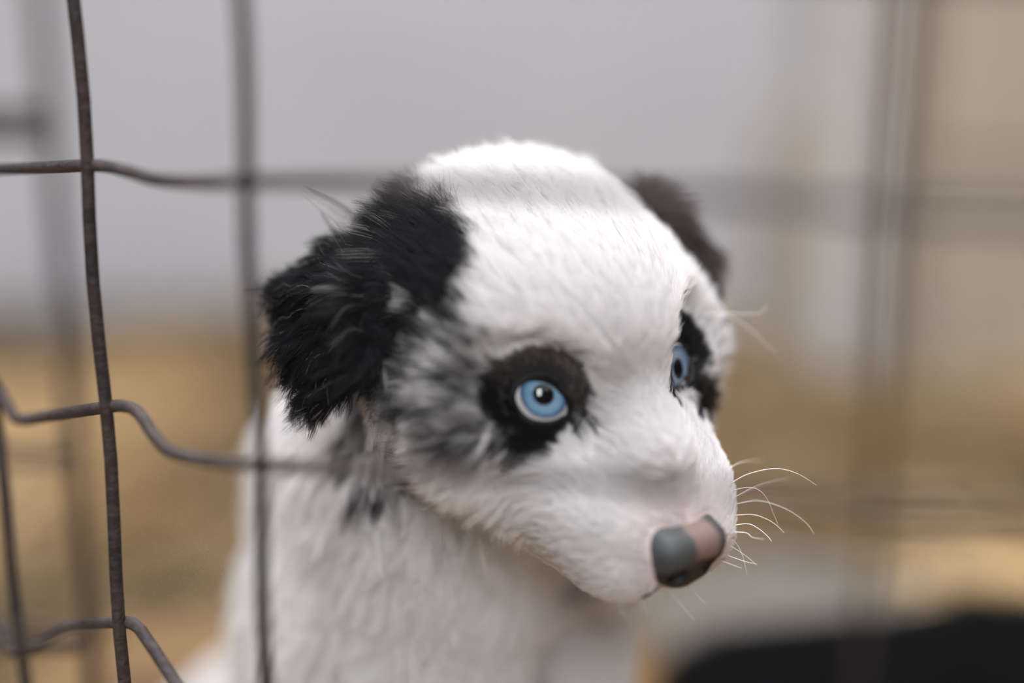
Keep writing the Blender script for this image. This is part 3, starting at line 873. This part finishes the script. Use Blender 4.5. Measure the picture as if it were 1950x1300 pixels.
okm = (np.hypot(sx - 0.16, (sy - 0.86) * 1.5) > 0.12) & ~((sx > 0.2) & (sy > 1.27)) & ~((np.abs(sx + 0.035) < 0.20) & (sy < 0.78)) & ~((np.abs(sx - BO[0] / 1000 - 0.05) < 0.27) & (np.abs(sy - BO[1] / 1000 + 0.02) < 0.19))
sx, sy = sx[okm], sy[okm]; ns = len(sx)
sh = np.maximum(bed_h(sx, sy), 0) + rng.uniform(0.002, 0.02, ns)
an = rng.uniform(0, math.pi * 2, ns); tl = rng.normal(0, 0.16, ns); ln_ = rng.uniform(0.05, 0.16, ns); wd = rng.uniform(0.0013, 0.0026, ns)
dirv = np.stack([np.cos(an) * np.cos(tl), np.sin(an) * np.cos(tl), np.sin(tl)], 1)
sd = nz(np.cross(dirv, [0, 0, 1.0])); up_ = np.cross(sd, dirv)
C0 = np.stack([sx, sy, sh], 1)
V = []
for t, bow in ((-0.5, -0.006), (0.0, 0.0), (0.5, -0.006)):
    c = C0 + dirv * (ln_ * t)[:, None] + np.array([0, 0, 1.0]) * bow
    c[:, 2] = np.maximum(c[:, 2], 0.003)
    for a in (0, 2.094, 4.189): V.append(c + (sd * math.cos(a) + up_ * math.sin(a)) * wd[:, None])
V = np.stack(V, 1)                                          # ns,9,3
tpl = np.array([(i * 3 + k, i * 3 + (k + 1) % 3, (i + 1) * 3 + (k + 1) % 3, (i + 1) * 3 + k) for i in (0, 1) for k in range(3)])
F = (np.arange(ns)[:, None, None] * 9 + tpl[None]).reshape(-1, 4)
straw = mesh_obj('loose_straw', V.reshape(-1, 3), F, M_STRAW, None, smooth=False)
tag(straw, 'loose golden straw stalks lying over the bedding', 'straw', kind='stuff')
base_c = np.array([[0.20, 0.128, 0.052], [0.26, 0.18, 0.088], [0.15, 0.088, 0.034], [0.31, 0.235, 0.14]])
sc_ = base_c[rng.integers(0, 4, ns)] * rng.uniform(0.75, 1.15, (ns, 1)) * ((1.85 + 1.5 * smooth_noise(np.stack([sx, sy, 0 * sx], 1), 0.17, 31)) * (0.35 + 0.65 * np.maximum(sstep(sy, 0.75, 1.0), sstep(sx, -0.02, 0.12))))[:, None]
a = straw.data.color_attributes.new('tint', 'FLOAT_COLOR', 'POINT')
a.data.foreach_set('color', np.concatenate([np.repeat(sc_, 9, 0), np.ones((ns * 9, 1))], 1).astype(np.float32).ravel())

# ------------------------------------------------------------------ a black littermate lying in the straw
def black_sdf(p):
    q = p - BO
    d = cone(q, (-50, 0, 0), (70, 10, 4), 40, 43)
    d = smin(d, cone(q, (70, 10, 6), (135, -8, 14), 40, 34), 22)                     # chest and neck
    d = smin(d, ell(q, (165, -25, 22), (34, 36, 31)), 14)                             # head
    d = smin(d, cone(q, (176, -48, 12), (186, -78, 4), 17, 12), 9)                    # muzzle
    for s in (-1, 1):
        d = smin(d, tri(q, (165 + 28 * s, -15, 38), (165 + 36 * s, -26, 12), (165 + 26 * s, 2, 14)) - 4, 6)
        d = smin(d, cone(q, (80 + 10 * s, -24 * 1.0 + 10 * s, -18), (110 + 14 * s, -85, -25), 13, 10), 8)
    d = smin(d, ell(q, (-38, -22, -6), (34, 26, 28)), 10)                             # haunch
    d = smin(d, cone(q, (-50, -40, -22), (5, -58, -25), 13, 10), 8)
    d = smin(d, cone(q, (-85, 5, -14), (-110, -50, -26), 11, 7), 9)                   # tail
    return d
bl = BO + np.array([-135.0, -120, -38]); bh = BO + np.array([235.0, 70, 80])
f = sdf_grid(black_sdf, bl, bh, 4.0, band=20)
KV, KQ = surface_nets(f, bl, 4.0)
KVw = KV / 1000
pup2 = empty('puppy', (float(BO[0] / 1000), float(BO[1] / 1000), 0))
tag(pup2, 'black furry puppy lying curled in the straw behind the white one', 'puppy')
M_BLK = mat('black_fur_skin', (0.005, 0.005, 0.0055), 0.8, **{'Specular IOR Level': 0.03})
b2 = mesh_obj('body', KVw, KQ, M_BLK, pup2)
if FUR:
    KT = np.concatenate([KQ[:, [0, 1, 2]], KQ[:, [0, 2, 3]]]); KN = vert_normals(KVw, KT)
    ar = np.linalg.norm(np.cross(KV[KT[:, 1]] - KV[KT[:, 0]], KV[KT[:, 2]] - KV[KT[:, 0]]), axis=1)
    ti, bc = sample(KT, ar, 14000)
    p0 = np.einsum('nk,nkc->nc', bc, KVw[KT[ti]]); n0 = nz(np.einsum('nk,nkc->nc', bc, KN[KT[ti]]))
    one = np.ones(len(p0))
    pts, *_ = comb(p0, n0, nz(np.array([-1.0, 0.1, -0.35]) + 0 * p0), one * 0.016, one * 0.7, one * 0.15, one * 0.15, one * 0.5, one * 0.15, one * 0.2, 4, 12)
    strands_object('fur', pts, np.tile(np.array([1, .95, .8, .6, .25]) * 0.00012, (len(p0), 1)), np.tile([0.006, 0.006, 0.0065], (len(p0), 1)) * rng.uniform(.7, 1.4, (len(p0), 1)), attr_mat('black_strand', rough=0.6, spec=0.04), pup2)
print('script', time.time() - T0)
